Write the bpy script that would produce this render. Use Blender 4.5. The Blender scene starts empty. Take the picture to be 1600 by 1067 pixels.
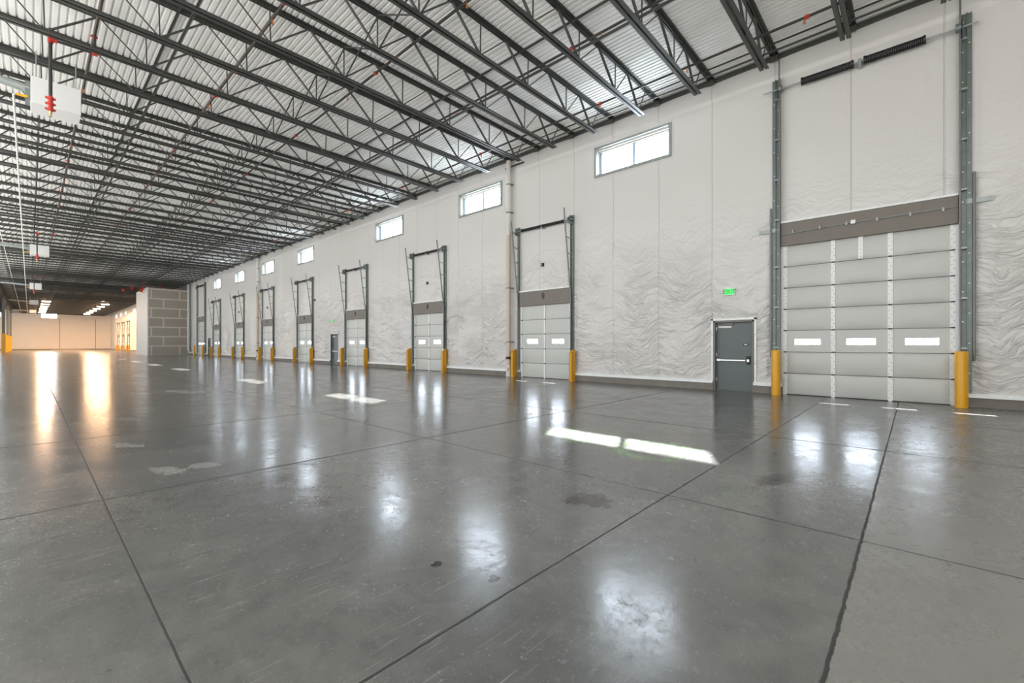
import bpy, math, random
import numpy as np
from mathutils import Vector, Matrix
random.seed(7)
rng = np.random.default_rng(11)
scene = bpy.context.scene
col = scene.collection

# ------------------------------------------------------------------ dimensions (metres)
# X runs along the insulated wall (minus = away from the camera), Y towards the wall, Z up
WY = 15.25          # inner face of the insulated wall
DECK = 10.20        # underside of roof deck
XE = -165.0         # far end wall
X0 = 6.0            # near end of what is built
GY = -2.9           # column line

# ------------------------------------------------------------------ mesh helper
class MB:
    def __init__(self):
        self.v = []; self.f = []; self.m = []
    def box(self, x0, x1, y0, y1, z0, z1, mi=0):
        b = len(self.v)
        self.v += [(x0,y0,z0),(x1,y0,z0),(x1,y1,z0),(x0,y1,z0),(x0,y0,z1),(x1,y0,z1),(x1,y1,z1),(x0,y1,z1)]
        for q in ((0,3,2,1),(4,5,6,7),(0,1,5,4),(1,2,6,5),(2,3,7,6),(3,0,4,7)):
            self.f.append(tuple(b+i for i in q)); self.m.append(mi)
        return self
    def bar(self, a, b_, w, h, up=(0,0,1), mi=0):
        a = Vector(a); b_ = Vector(b_); d = (b_-a).normalized()
        u = Vector(up)
        if abs(d.dot(u)) > .98: u = Vector((1,0,0))
        s = d.cross(u).normalized(); t = s.cross(d).normalized()
        k = len(self.v)
        for p in (a, b_):
            for i, j in ((-1,-1),(1,-1),(1,1),(-1,1)):
                self.v.append(tuple(p + s*(i*w/2) + t*(j*h/2)))
        for q in ((0,1,2,3),(7,6,5,4),(0,4,5,1),(1,5,6,2),(2,6,7,3),(3,7,4,0)):
            self.f.append(tuple(k+i for i in q)); self.m.append(mi)
        return self
    def tube(self, pts, r, n=10, mi=0, r2=None):
        pts = [Vector(p) for p in pts]
        k = len(self.v); N = len(pts)
        prev = None
        for i, p in enumerate(pts):
            d = (pts[min(i+1,N-1)] - pts[max(i-1,0)]).normalized()
            if prev is None:
                u = Vector((0,0,1)) if abs(d.z) < .9 else Vector((1,0,0))
                s = d.cross(u).normalized()
            else:
                s = (prev - d*prev.dot(d)).normalized()
            prev = s; t = d.cross(s)
            rr = r if r2 is None else r + (r2-r)*i/(N-1)
            for j in range(n):
                a = 2*math.pi*j/n
                self.v.append(tuple(p + s*(rr*math.cos(a)) + t*(rr*math.sin(a))))
        for i in range(N-1):
            for j in range(n):
                self.f.append((k+i*n+j, k+i*n+(j+1)%n, k+(i+1)*n+(j+1)%n, k+(i+1)*n+j)); self.m.append(mi)
        self.f.append(tuple(k+j for j in reversed(range(n)))); self.m.append(mi)
        self.f.append(tuple(k+(N-1)*n+j for j in range(n))); self.m.append(mi)
        return self
    def lathe(self, prof, c=(0,0,0), n=24, mi=0):
        k = len(self.v)
        for r, z in prof:
            for j in range(n):
                a = 2*math.pi*j/n
                self.v.append((c[0]+r*math.cos(a), c[1]+r*math.sin(a), c[2]+z))
        for i in range(len(prof)-1):
            for j in range(n):
                self.f.append((k+i*n+j, k+i*n+(j+1)%n, k+(i+1)*n+(j+1)%n, k+(i+1)*n+j)); self.m.append(mi)
        return self
    def prism(self, poly, axis, a0, a1, mi=0):
        """poly: list of 2-D points; axis: 'x','y','z' extrusion from a0 to a1"""
        k = len(self.v); n = len(poly)
        for a in (a0, a1):
            for p, q in poly:
                self.v.append({'x':(a,p,q),'y':(p,a,q),'z':(p,q,a)}[axis])
        for i in range(n):
            j = (i+1) % n
            self.f.append((k+i, k+j, k+n+j, k+n+i)); self.m.append(mi)
        self.f.append(tuple(k+i for i in reversed(range(n)))); self.m.append(mi)
        self.f.append(tuple(k+n+i for i in range(n))); self.m.append(mi)
        return self
    def build(self, name, mats, parent=None, loc=None, smooth=False, bevel=0):
        me = bpy.data.meshes.new(name)
        me.from_pydata(self.v, [], self.f)
        if not isinstance(mats, (list, tuple)): mats = [mats]
        for m in mats: me.materials.append(m)
        if len(mats) > 1: me.polygons.foreach_set('material_index', self.m)
        if smooth:
            me.shade_smooth()
            me.set_sharp_from_angle(angle=math.radians(35))
        me.update()
        o = bpy.data.objects.new(name, me); col.objects.link(o)
        if parent is not None: o.parent = parent
        if loc is not None: o.location = loc
        if bevel:
            md = o.modifiers.new('bevel', 'BEVEL'); md.width = bevel; md.segments = 2; md.limit_method = 'ANGLE'
        return o

def tag(o, label=None, cat=None, group=None, kind=None):
    if label: o['label'] = label
    if cat: o['category'] = cat
    if group: o['group'] = group
    if kind: o['kind'] = kind
    return o
def thing(name, loc, label, cat, group=None, kind=None):
    o = bpy.data.objects.new(name, None); o.location = loc; o.empty_display_size = .1
    col.objects.link(o)
    return tag(o, label, cat, group, kind)
KIDS = {}
def copy_tree(o, parent=None):
    c = o.copy(); col.objects.link(c)
    if parent is not None: c.parent = parent
    for ch in list(o.children): copy_tree(ch, c)
    return c

ORD = ['first','second','third','fourth','fifth','sixth','seventh','eighth','ninth','tenth','eleventh','twelfth','thirteenth','fourteenth','fifteenth','sixteenth','seventeenth','eighteenth','nineteenth','twentieth']

# ------------------------------------------------------------------ materials
def mat(name, rgb, rough=.5, metal=0., spec=.5, noise=0., nscale=4., bump=0., bscale=30., emit=None, estr=0.):
    m = bpy.data.materials.new(name); m.use_nodes = True
    nt = m.node_tree; N = nt.nodes; L = nt.links
    b = N['Principled BSDF']
    b.inputs['Base Color'].default_value = (*rgb, 1); b.inputs['Roughness'].default_value = rough
    b.inputs['Metallic'].default_value = metal; b.inputs['Specular IOR Level'].default_value = spec
    tc = N.new('ShaderNodeTexCoord')
    if noise:
        n = N.new('ShaderNodeTexNoise'); n.inputs['Scale'].default_value = nscale; n.inputs['Detail'].default_value = 5
        L.new(tc.outputs['Object'], n.inputs['Vector'])
        mx = N.new('ShaderNodeMix'); mx.data_type = 'RGBA'
        mx.inputs['A'].default_value = (*[c*(1-noise) for c in rgb], 1); mx.inputs['B'].default_value = (*[min(1,c*(1+noise)) for c in rgb], 1)
        L.new(n.outputs['Fac'], mx.inputs['Factor']); L.new(mx.outputs['Result'], b.inputs['Base Color'])
    if bump:
        n = N.new('ShaderNodeTexNoise'); n.inputs['Scale'].default_value = bscale; n.inputs['Detail'].default_value = 4
        L.new(tc.outputs['Object'], n.inputs['Vector'])
        bp = N.new('ShaderNodeBump'); bp.inputs['Strength'].default_value = bump; bp.inputs['Distance'].default_value = .02
        L.new(n.outputs['Fac'], bp.inputs['Height']); L.new(bp.outputs['Normal'], b.inputs['Normal'])
    if emit:
        b.inputs['Emission Color'].default_value = (*emit, 1); b.inputs['Emission Strength'].default_value = estr
    return m

M = {}
M['steel'] = mat('joist_grey_primer', (.060,.063,.058), .45, .0, .5, .25, 2.)
M['black_pipe'] = mat('black_steel_pipe', (.045,.045,.043), .45, .2, .5, .5, 1.5)
M['rust_pipe'] = mat('mill_scale_pipe', (.085,.062,.050), .5, .3, .5, .6, 1.2)
M['galv'] = mat('galvanised_steel', (.36,.40,.395), .42, .35, .5, .2, 12)
M['galv_dark'] = mat('weathered_galvanised_angle', (.20,.235,.225), .45, .4, .5, .25, 8)
M['galv_track'] = mat('rolled_steel_track', (.23,.24,.235), .4, .3, .5, .2, 10)
M['galv_light'] = mat('bright_galvanised_trim', (.84,.87,.87), .34, .1, .5, .12, 10)
M['deck'] = mat('galvanised_roof_deck', (.92,.92,.895), .6, .0, .5, .10, 1.4)
M['red'] = mat('red_grooved_coupling', (.55,.045,.03), .4, .0, .5, .1, 20)
M['orange'] = mat('orange_sprinkler_fitting', (.62,.22,.07), .4, .2, .5, .1, 20)
M['brass'] = mat('brass_head', (.75,.52,.22), .3, .7)
M['door_panel'] = mat('white_door_panel', (.58,.60,.575), .30, .0, .5, .04, 2., .08, 6)
M['stile'] = mat('white_door_stile', (.92,.93,.92), .35, .0, .5, .03, 6)
M['dot'] = mat('dark_fastener', (.06,.06,.06), .5)
M['seam'] = mat('dark_rubber_seam', (.09,.09,.085), .6)
M['pad'] = mat('taupe_header_pad', (.225,.205,.182), .6, .0, .4, .06, 5, .1, 40)
M['yellow'] = mat('safety_yellow', (.80,.40,.015), .32, .0, .5, .05, 5)
M['yellow_paint'] = mat('safety_yellow_painted_steel', (.78,.38,.012), .42, .0, .5, .08, 5)
M['pvc'] = mat('white_pvc_pipe', (.78,.76,.72), .35, .0, .5, .05, 3)
M['pvc_tan'] = mat('beige_pipe_sleeve', (.66,.57,.48), .45, .0, .5, .06, 3)
M['man_door'] = mat('slate_grey_door_paint', (.125,.15,.155), .4, .0, .5, .05, 4, .05, 60)
M['man_frame'] = mat('grey_brown_door_frame', (.19,.185,.17), .45, .0, .5, .05, 6)
M['chrome'] = mat('satin_steel', (.68,.69,.69), .28, .75)
M['black'] = mat('matte_black', (.02,.02,.02), .5)
M['spring'] = mat('black_coil_spring', (.028,.028,.030), .42, .3)
M['white_box'] = mat('white_enamel_cabinet', (.82,.83,.82), .4, .0, .5, .03, 3)
M['alum'] = mat('pale_blue_grey_aluminium', (.36,.50,.66), .4, .1)
M['reveal'] = mat('cream_reveal_lining', (.45,.435,.385), .5)
M['sign_white'] = mat('white_plastic', (.82,.82,.80), .4)
M['green_face'] = mat('lit_green_face', (.05,.6,.12), .4, emit=(.03,.85,.14), estr=.85)
M['letter'] = mat('pale_letter', (.05,.22,.06), .5, emit=(.55,1,.55), estr=.12)
M['conc'] = mat('raw_concrete_curb', (.24,.225,.20), .75, .0, .3, .22, 3, .3, 25)
M['lumber'] = mat('grey_brown_lumber', (.23,.20,.14), .7, .0, .3, .3, 2)
M['lumber_pale'] = mat('pale_lumber', (.42,.36,.26), .7, .0, .3, .2, 2)
M['far_wall'] = mat('painted_tilt_up_concrete', (.80,.76,.70), .55, .0, .4, .04, .8)
M['board_side'] = mat('white_primed_board', (.72,.71,.68), .55, .0, .4, .04, 1.)
M['yellow_tag'] = mat('yellow_valve', (.85,.48,.02), .35)
M['gasline'] = mat('pale_painted_gas_line', (.74,.71,.64), .45)
M['lamp'] = mat('lit_warm_lens', (1,.85,.6), .4, emit=(1.0,.60,.33), estr=560.)
M['paint_grey'] = mat('dark_grey_column_paint', (.13,.14,.14), .45, .0, .5, .1, 4)
M['black_strip'] = mat('dark_brush_strip', (.03,.03,.03), .7)

def glass(name, tint=(1,1,1), refl=.06):
    m = bpy.data.materials.new(name); m.use_nodes = True
    nt = m.node_tree; N = nt.nodes; L = nt.links
    N.remove(N['Principled BSDF'])
    out = N['Material Output']
    t = N.new('ShaderNodeBsdfTransparent'); t.inputs['Color'].default_value = (*tint,1)
    g = N.new('ShaderNodeBsdfGlossy'); g.inputs['Roughness'].default_value = .03
    mx = N.new('ShaderNodeMixShader'); mx.inputs[0].default_value = refl
    L.new(t.outputs[0], mx.inputs[1]); L.new(g.outputs[0], mx.inputs[2])
    L.new(mx.outputs[0], out.inputs['Surface'])
    return m
M['glass'] = glass('clear_window_pane', (.96,.98,1))
M['lite'] = glass('vision_lite_pane', (.95,.97,1))

# insulation facing
def vinyl():
    m = bpy.data.materials.new('white_vinyl_insulation_facing'); m.use_nodes = True
    nt = m.node_tree; N = nt.nodes; L = nt.links; b = N['Principled BSDF']
    tc = N.new('ShaderNodeTexCoord')
    n = N.new('ShaderNodeTexNoise'); n.inputs['Scale'].default_value = .35; n.inputs['Detail'].default_value = 3
    L.new(tc.outputs['Object'], n.inputs['Vector'])
    mx = N.new('ShaderNodeMix'); mx.data_type = 'RGBA'
    mx.inputs['A'].default_value = (.71,.70,.68,1); mx.inputs['B'].default_value = (.755,.75,.735,1)
    L.new(n.outputs['Fac'], mx.inputs['Factor']); L.new(mx.outputs['Result'], b.inputs['Base Color'])
    b.inputs['Roughness'].default_value = .29; b.inputs['Specular IOR Level'].default_value = .6
    # fine film crinkle: sharp creases drooping away from the seams, strongest low on the wall
    def mth(op, a, b_=None):
        n = N.new('ShaderNodeMath'); n.operation = op
        for i, q in enumerate((a, b_)):
            if q is None: continue
            if isinstance(q, (int, float)): n.inputs[i].default_value = q
            else: L.new(q, n.inputs[i])
        return n.outputs[0]
    def ss(x, a, b_):
        n = N.new('ShaderNodeMapRange'); n.interpolation_type = 'SMOOTHSTEP'
        L.new(x, n.inputs['Value']); n.inputs['From Min'].default_value = a; n.inputs['From Max'].default_value = b_
        return n.outputs[0]
    sp = N.new('ShaderNodeSeparateXYZ'); L.new(tc.outputs['Object'], sp.inputs[0])
    X, Z = sp.outputs['X'], sp.outputs['Z']
    sd = mth('PINGPONG', mth('ADD', X, 183*2-.55), .915)          # distance to the nearest seam
    wrp = N.new('ShaderNodeTexNoise'); wrp.inputs['Scale'].default_value = .9; wrp.inputs['Detail'].default_value = 2
    L.new(tc.outputs['Object'], wrp.inputs['Vector'])
    wz = mth('ADD', mth('ADD', Z, mth('MULTIPLY', sd, .42)), mth('MULTIPLY', wrp.outputs['Fac'], .9))
    def ridge(fx, fz, det, off, k):
        cb = N.new('ShaderNodeCombineXYZ'); L.new(mth('MULTIPLY', X, fx), cb.inputs['X']); L.new(mth('MULTIPLY', wz, fz), cb.inputs['Y']); cb.inputs['Z'].default_value = off
        q = N.new('ShaderNodeTexNoise'); q.inputs['Scale'].default_value = 1; q.inputs['Detail'].default_value = det; q.inputs['Distortion'].default_value = .6; q.inputs['Roughness'].default_value = .55
        L.new(cb.outputs[0], q.inputs['Vector'])
        f = mth('SUBTRACT', 1, mth('MULTIPLY', mth('ABSOLUTE', mth('SUBTRACT', q.outputs['Fac'], .5)), k))
        return mth('POWER', mth('MAXIMUM', f, 0), 4.5)
    pt = N.new('ShaderNodeTexNoise'); pt.inputs['Scale'].default_value = .55; pt.inputs['Detail'].default_value = 2
    L.new(tc.outputs['Object'], pt.inputs['Vector'])
    low = mth('MULTIPLY', ss(mth('ADD', Z, mth('MULTIPLY', pt.outputs['Fac'], 3.)), 8.3, 4.6), mth('ADD', .25, mth('MULTIPLY', ss(pt.outputs['Fac'], .36, .60), .75)))
    r1 = ridge(.9, 3.2, 3, 1., 5.); r2 = ridge(1.9, 6.5, 3, 7., 4.5)
    hh = mth('ADD', mth('MULTIPLY', r1, .030), mth('MULTIPLY', r2, .019))
    hh = mth('MULTIPLY', hh, mth('ADD', low, .035))
    seam = ss(sd, .022, .006)
    hh = mth('SUBTRACT', hh, mth('MULTIPLY', seam, .016))
    n3 = N.new('ShaderNodeTexNoise'); n3.inputs['Scale'].default_value = 5; n3.inputs['Detail'].default_value = 4; n3.inputs['Distortion'].default_value = 1.
    L.new(tc.outputs['Object'], n3.inputs['Vector'])
    hh = mth('ADD', hh, mth('MULTIPLY', n3.outputs['Fac'], .008))
    bp = N.new('ShaderNodeBump'); bp.inputs['Strength'].default_value = .75; bp.inputs['Distance'].default_value = 1.0
    L.new(hh, bp.inputs['Height']); L.new(bp.outputs['Normal'], b.inputs['Normal'])
    m2 = N.new('ShaderNodeMix'); m2.data_type = 'RGBA'; L.new(mth('MULTIPLY', seam, .28), m2.inputs['Factor'])
    L.new(mx.outputs['Result'], m2.inputs['A']); m2.inputs['B'].default_value = (.52,.51,.49,1); L.new(m2.outputs['Result'], b.inputs['Base Color'])
    return m
M['vinyl'] = vinyl()

# drywall with taped joints
def drywall():
    m = bpy.data.materials.new('taped_gypsum_board'); m.use_nodes = True
    nt = m.node_tree; N = nt.nodes; L = nt.links; b = N['Principled BSDF']
    tc = N.new('ShaderNodeTexCoord'); sp = N.new('ShaderNodeSeparateXYZ'); cb = N.new('ShaderNodeCombineXYZ')
    L.new(tc.outputs['Object'], sp.inputs[0]); L.new(sp.outputs['Y'], cb.inputs['X']); L.new(sp.outputs['Z'], cb.inputs['Y'])
    nz = N.new('ShaderNodeTexNoise'); nz.inputs['Scale'].default_value = 2.5; nz.inputs['Detail'].default_value = 3
    L.new(tc.outputs['Object'], nz.inputs['Vector'])
    va = N.new('ShaderNodeVectorMath'); va.operation = 'SCALE'; va.inputs['Scale'].default_value = .05
    L.new(nz.outputs['Color'], va.inputs[0])
    vb = N.new('ShaderNodeVectorMath'); vb.operation = 'ADD'; L.new(cb.outputs[0], vb.inputs[0]); L.new(va.outputs[0], vb.inputs[1])
    br = N.new('ShaderNodeTexBrick'); br.offset = .42; br.offset_frequency = 2
    br.inputs['Color1'].default_value = (.40,.365,.315,1); br.inputs['Color2'].default_value = (.43,.39,.34,1)
    br.inputs['Mortar'].default_value = (.66,.62,.56,1)
    br.inputs['Scale'].default_value = 1; br.inputs['Mortar Size'].default_value = .085; br.inputs['Mortar Smooth'].default_value = .15
    br.inputs['Brick Width'].default_value = 3.1; br.inputs['Row Height'].default_value = 1.28
    L.new(vb.outputs[0], br.inputs['Vector']); L.new(br.outputs['Color'], b.inputs['Base Color'])
    b.inputs['Roughness'].default_value = .7; b.inputs['Specular IOR Level'].default_value = .3
    return m
M['drywall'] = drywall()

# polished concrete slab
def concrete():
    m = bpy.data.materials.new('polished_concrete_slab'); m.use_nodes = True
    nt = m.node_tree; N = nt.nodes; L = nt.links; b = N['Principled BSDF']
    tc = N.new('ShaderNodeTexCoord'); co = tc.outputs['Object']
    sp = N.new('ShaderNodeSeparateXYZ'); L.new(co, sp.inputs[0])
    X, Y = sp.outputs['X'], sp.outputs['Y']
    def mth(op, a, b_=None, c_=None):
        n = N.new('ShaderNodeMath'); n.operation = op
        for i, q in enumerate((a, b_, c_)):
            if q is None: continue
            if isinstance(q, (int, float)): n.inputs[i].default_value = q
            else: L.new(q, n.inputs[i])
        return n.outputs[0]
    def noise(scale, det=4, dist=0, vec=None, sc3=None, rough=.5):
        n = N.new('ShaderNodeTexNoise'); n.inputs['Scale'].default_value = scale; n.inputs['Detail'].default_value = det
        n.inputs['Distortion'].default_value = dist; n.inputs['Roughness'].default_value = rough
        v = vec or co
        if sc3:
            mp = N.new('ShaderNodeMapping'); mp.inputs['Scale'].default_value = sc3; L.new(v, mp.inputs['Vector']); v = mp.outputs[0]
        L.new(v, n.inputs['Vector']); return n.outputs['Fac']
    def ss(x, a, b_, lo=0., hi=1.):
        n = N.new('ShaderNodeMapRange'); n.interpolation_type = 'SMOOTHSTEP'
        L.new(x, n.inputs['Value']); n.inputs['From Min'].default_value = a; n.inputs['From Max'].default_value = b_
        n.inputs['To Min'].default_value = lo; n.inputs['To Max'].default_value = hi
        return n.outputs[0]
    def mixc(f, a, b_):
        n = N.new('ShaderNodeMix'); n.data_type = 'RGBA'
        if isinstance(f, (int,float)): n.inputs['Factor'].default_value = f
        else: L.new(f, n.inputs['Factor'])
        for k, q in (('A',a),('B',b_)):
            if isinstance(q, tuple): n.inputs[k].default_value = (*q,1)
            else: L.new(q, n.inputs[k])
        return n.outputs['Result']
    big = noise(.35, 4, .6); mid = noise(1.6, 6, 1.0); fine = noise(14, 6, .3, rough=.65)
    base = mixc(ss(big,.3,.7), (.088,.092,.087), (.132,.132,.124))
    base = mixc(mth('MULTIPLY', ss(mid,.42,.75), .4), base, (.165,.164,.154))
    base = mixc(mth('MULTIPLY', ss(fine,.55,.8), .2), base, (.17,.17,.16))
    base = mixc(mth('MULTIPLY', ss(fine,.38,.25), .4), base, (.06,.06,.056))
    spk = noise(48, 5, .4, rough=.7); cloud = noise(3.4, 7, 1.4, rough=.62)
    base = mixc(mth('MULTIPLY', ss(spk,.42,.30), .45), base, (.05,.05,.047)); base = mixc(mth('MULTIPLY', ss(spk,.57,.70), .35), base, (.21,.21,.20))
    base = mixc(mth('MULTIPLY', ss(cloud,.52,.38), .38), base, (.066,.069,.066)); base = mixc(mth('MULTIPLY', ss(cloud,.52,.68), .3), base, (.18,.18,.17))
    # pale drag scratches and scuffs that run across the aisle
    scr = noise(1, 3, .15, sc3=(55,1.9,1)); scr2 = noise(.55, 3)
    sm = mth('MULTIPLY', ss(scr,.60,.70), ss(scr2,.44,.62))
    sm = mth('MULTIPLY', sm, mth('MULTIPLY', ss(Y, 3.6, 1.0), .42))
    base = mixc(sm, base, (.42,.42,.39))
    # small pale chips and dark droplets
    ch = noise(13, 2, .4); base = mixc(mth('MULTIPLY', mth('MULTIPLY', ss(ch,.74,.78), mth('MULTIPLY', ss(noise(.8,2),.48,.62), ss(Y,4.2,2.))), .30), base, (.45,.45,.42))
    dr = noise(9.3, 2, .3); base = mixc(mth('MULTIPLY', ss(dr,.745,.77), .75), base, (.045,.043,.038))
    dr2 = noise(31, 2, .3); base = mixc(mth('MULTIPLY', mth('MULTIPLY', ss(dr2,.66,.71), ss(noise(.9,3),.46,.6)), .6), base, (.05,.05,.047))
    # brown-black spill stains: (x, y, rx, ry, colour, strength)
    wob = noise(3.2, 6, .8, rough=.7)
    wob2 = noise(11, 4, .5, rough=.7)
    wmix = mth('ADD', mth('MULTIPLY', wob, .55), mth('MULTIPLY', wob2, .45))
    def blot(x, y, rx, ry, rot, colr, st, lo=.35, hi=.62):
        nonlocal base
        mp = N.new('ShaderNodeMapping'); mp.vector_type = 'TEXTURE'
        mp.inputs['Location'].default_value = (x, y, 0); mp.inputs['Rotation'].default_value = (0,0,rot); mp.inputs['Scale'].default_value = (rx,ry,1)
        L.new(co, mp.inputs['Vector'])
        ln = N.new('ShaderNodeVectorMath'); ln.operation = 'LENGTH'; L.new(mp.outputs[0], ln.inputs[0])
        r = ss(ln.outputs['Value'], 1.0, .2)
        k = mth('ADD', mth('MULTIPLY', r, .55), mth('MULTIPLY', mth('SUBTRACT', wmix, .5), 3.2))
        k = mth('MULTIPLY', ss(k, .18, .42), mth('MULTIPLY', ss(r, 0., .25), st))
        base = mixc(k, base, colr)
    dk = (.022,.016,.011)
    blot(-1.12, 5.62, .20, .75, -.25, dk, .85)
    blot(-.48, 8.30, .30, .75, -.35, dk, .85)
    blot(-2.31, 3.62, .32, .28, .6, dk, .9)
    blot(-5.2, 1.86, .28, .26, 0, (.07,.055,.045), .7)
    blot(-4.25, 1.82, .32, .18, 0, (.075,.05,.04), .7)
    blot(-2.40, 1.87, .07, .06, 0, dk, 1)
    blot(-2.20, 2.20, .06, .06, 0, dk, 1)
    blot(-1.98, 2.0, .07, .05, 0, dk, 1)
    blot(.34, 5.3, .06, .5, -.7, (.07,.07,.068), .7)
    blot(-8.65, .95, .5, .25, .5, (.36,.36,.34), .55)
    blot(-6.55, 1.1, .45, .22, .4, (.36,.36,.34), .6)
    blot(-6.5, 1.45, .3, .2, .4, (.36,.36,.34), .5)
    blot(-11.6, 1.3, .6, .2, .5, (.34,.34,.32), .5)
    blot(-17.0, 3.3, 1.6, .5, .3, (.40,.41,.41), .6)
    blot(-1.3, 1.75, .55, .16, .9, (.085,.087,.085), .35)
    # faint green overspray around the sunlit spot
    def ring(x, y, r0, w, colr, st):
        nonlocal base
        d = N.new('ShaderNodeVectorMath'); d.operation = 'DISTANCE'; L.new(co, d.inputs[0]); d.inputs[1].default_value = (x,y,0)
        k = ss(mth('ABSOLUTE', mth('SUBTRACT', d.outputs['Value'], r0)), w, 0.)
        base = mixc(mth('MULTIPLY', k, mth('MULTIPLY', ss(wob,.36,.56), st)), base, colr)
    ring(-4.05, 6.2, .52, .20, (.17,.34,.13), .6)
    ring(-2.72, 6.0, .52, .20, (.17,.34,.13), .65)
    # saw-cut joints
    wobx = mth('MULTIPLY', mth('SUBTRACT', noise(6, 4), .5), .012)
    Yw = mth('ADD', Y, wobx); Xw = mth('ADD', X, wobx)
    dist = None
    for yk in (4.28, 8.10, 11.62, -2.6):
        d = mth('ABSOLUTE', mth('SUBTRACT', Yw, yk))
        dist = d if dist is None else mth('MINIMUM', dist, d)
    xm = mth('MODULO', mth('ADD', Xw, 1.81+3.95*60), 3.95)
    xm = mth('MINIMUM', mth('ABSOLUTE', xm), mth('ABSOLUTE', mth('SUBTRACT', 3.95, xm)))
    dist = mth('MINIMUM', dist, xm)
    jm = ss(dist, .0115, .006)
    d6 = mth('MINIMUM', mth('ABSOLUTE', mth('SUBTRACT', Xw, -5.76)), mth('MINIMUM', mth('ABSOLUTE', mth('SUBTRACT', Xw, -9.71)), mth('ABSOLUTE', mth('SUBTRACT', Yw, 8.10))))
    jm = mth('MAXIMUM', jm, ss(d6, .024, .010))
    rag = mth('MULTIPLY', mth('SUBTRACT', noise(9, 5, rough=.75), .5), .03)
    dc = mth('ABSOLUTE', mth('SUBTRACT', mth('ADD', X, rag), -.30))
    jc = ss(dc, .013, .007)
    dy = mth('ABSOLUTE', mth('SUBTRACT', mth('ADD', Y, mth('MULTIPLY', rag, .35)), .48))
    jc = mth('MAXIMUM', jc, ss(dy, .0085, .0045))
    jm = mth('MAXIMUM', jm, jc)
    # lighter worn slab beyond the construction joint
    base = mixc(mth('MULTIPLY', ss(X, -.31, -.29), .6), base, (.235,.228,.208))
    base = mixc(jm, base, (.018,.017,.015))
    L.new(base, b.inputs['Base Color'])
    rg = mth('ADD', mth('MULTIPLY', ss(mid,.3,.7), .08), .125)
    rg = mth('ADD', rg, mth('MULTIPLY', ss(fine,.45,.7), .09))
    rg = mth('ADD', rg, mth('MULTIPLY', ss(spk,.45,.33), .14)); rg = mth('ADD', rg, mth('MULTIPLY', ss(cloud,.5,.34), .05))
    rg = mth('ADD', rg, mth('MULTIPLY', ss(X, -.31, -.29), .10))
    rg = mth('ADD', rg, mth('MULTIPLY', jm, .5))
    L.new(rg, b.inputs['Roughness'])
    b.inputs['Specular IOR Level'].default_value = .85
    hb = mth('ADD', mth('MULTIPLY', mid, .6), mth('ADD', mth('MULTIPLY', fine, .24), mth('MULTIPLY', cloud, .07)))
    hb = mth('SUBTRACT', hb, mth('MULTIPLY', jm, .5))
    bp = N.new('ShaderNodeBump'); bp.inputs['Strength'].default_value = .25; bp.inputs['Distance'].default_value = .012
    L.new(hb, bp.inputs['Height']); L.new(bp.outputs['Normal'], b.inputs['Normal'])
    return m
M['floor'] = concrete()

# ------------------------------------------------------------------ floor, far walls, enclosure
fl = MB()
fl.box(XE, X0, -3.4, WY+.3, -.2, 0)
fl.box(XE, -88, -24, -3.4, -.2, 0)
o = fl.build('floor', M['floor']); tag(o, 'grey polished concrete floor with saw-cut joints, stains and glossy reflections', 'floor', kind='structure')

# ------------------------------------------------------------------ openings in the insulated wall
DOCK = [-11.98, -20.27, -28.45, -36.8, -45.1, -53.45, -61.9]
DOCK_FAR = [-131.4, -140.0, -148.3]
BIG = [-1.08, -68.9]
MAN = [-4.29, -31.65, -65.15]
WINS = [-7.87, -16.10, -24.35, -36.75, -45.10, -53.45, -61.8]
WINS_FAR = [-124.2, -136.3, -144.5, -152.8]
holes = []
for x in DOCK+DOCK_FAR: holes.append((x-1.34, x+1.34, -1, 3.6))
for x in BIG: holes.append((x-1.80, x+1.80, -1, 4.8))
for x in MAN: holes.append((x-.58, x+.58, -1, 2.24))
for x in WINS+WINS_FAR: holes.append((x-1.47, x+1.47, 8.20, 9.22))

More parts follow.
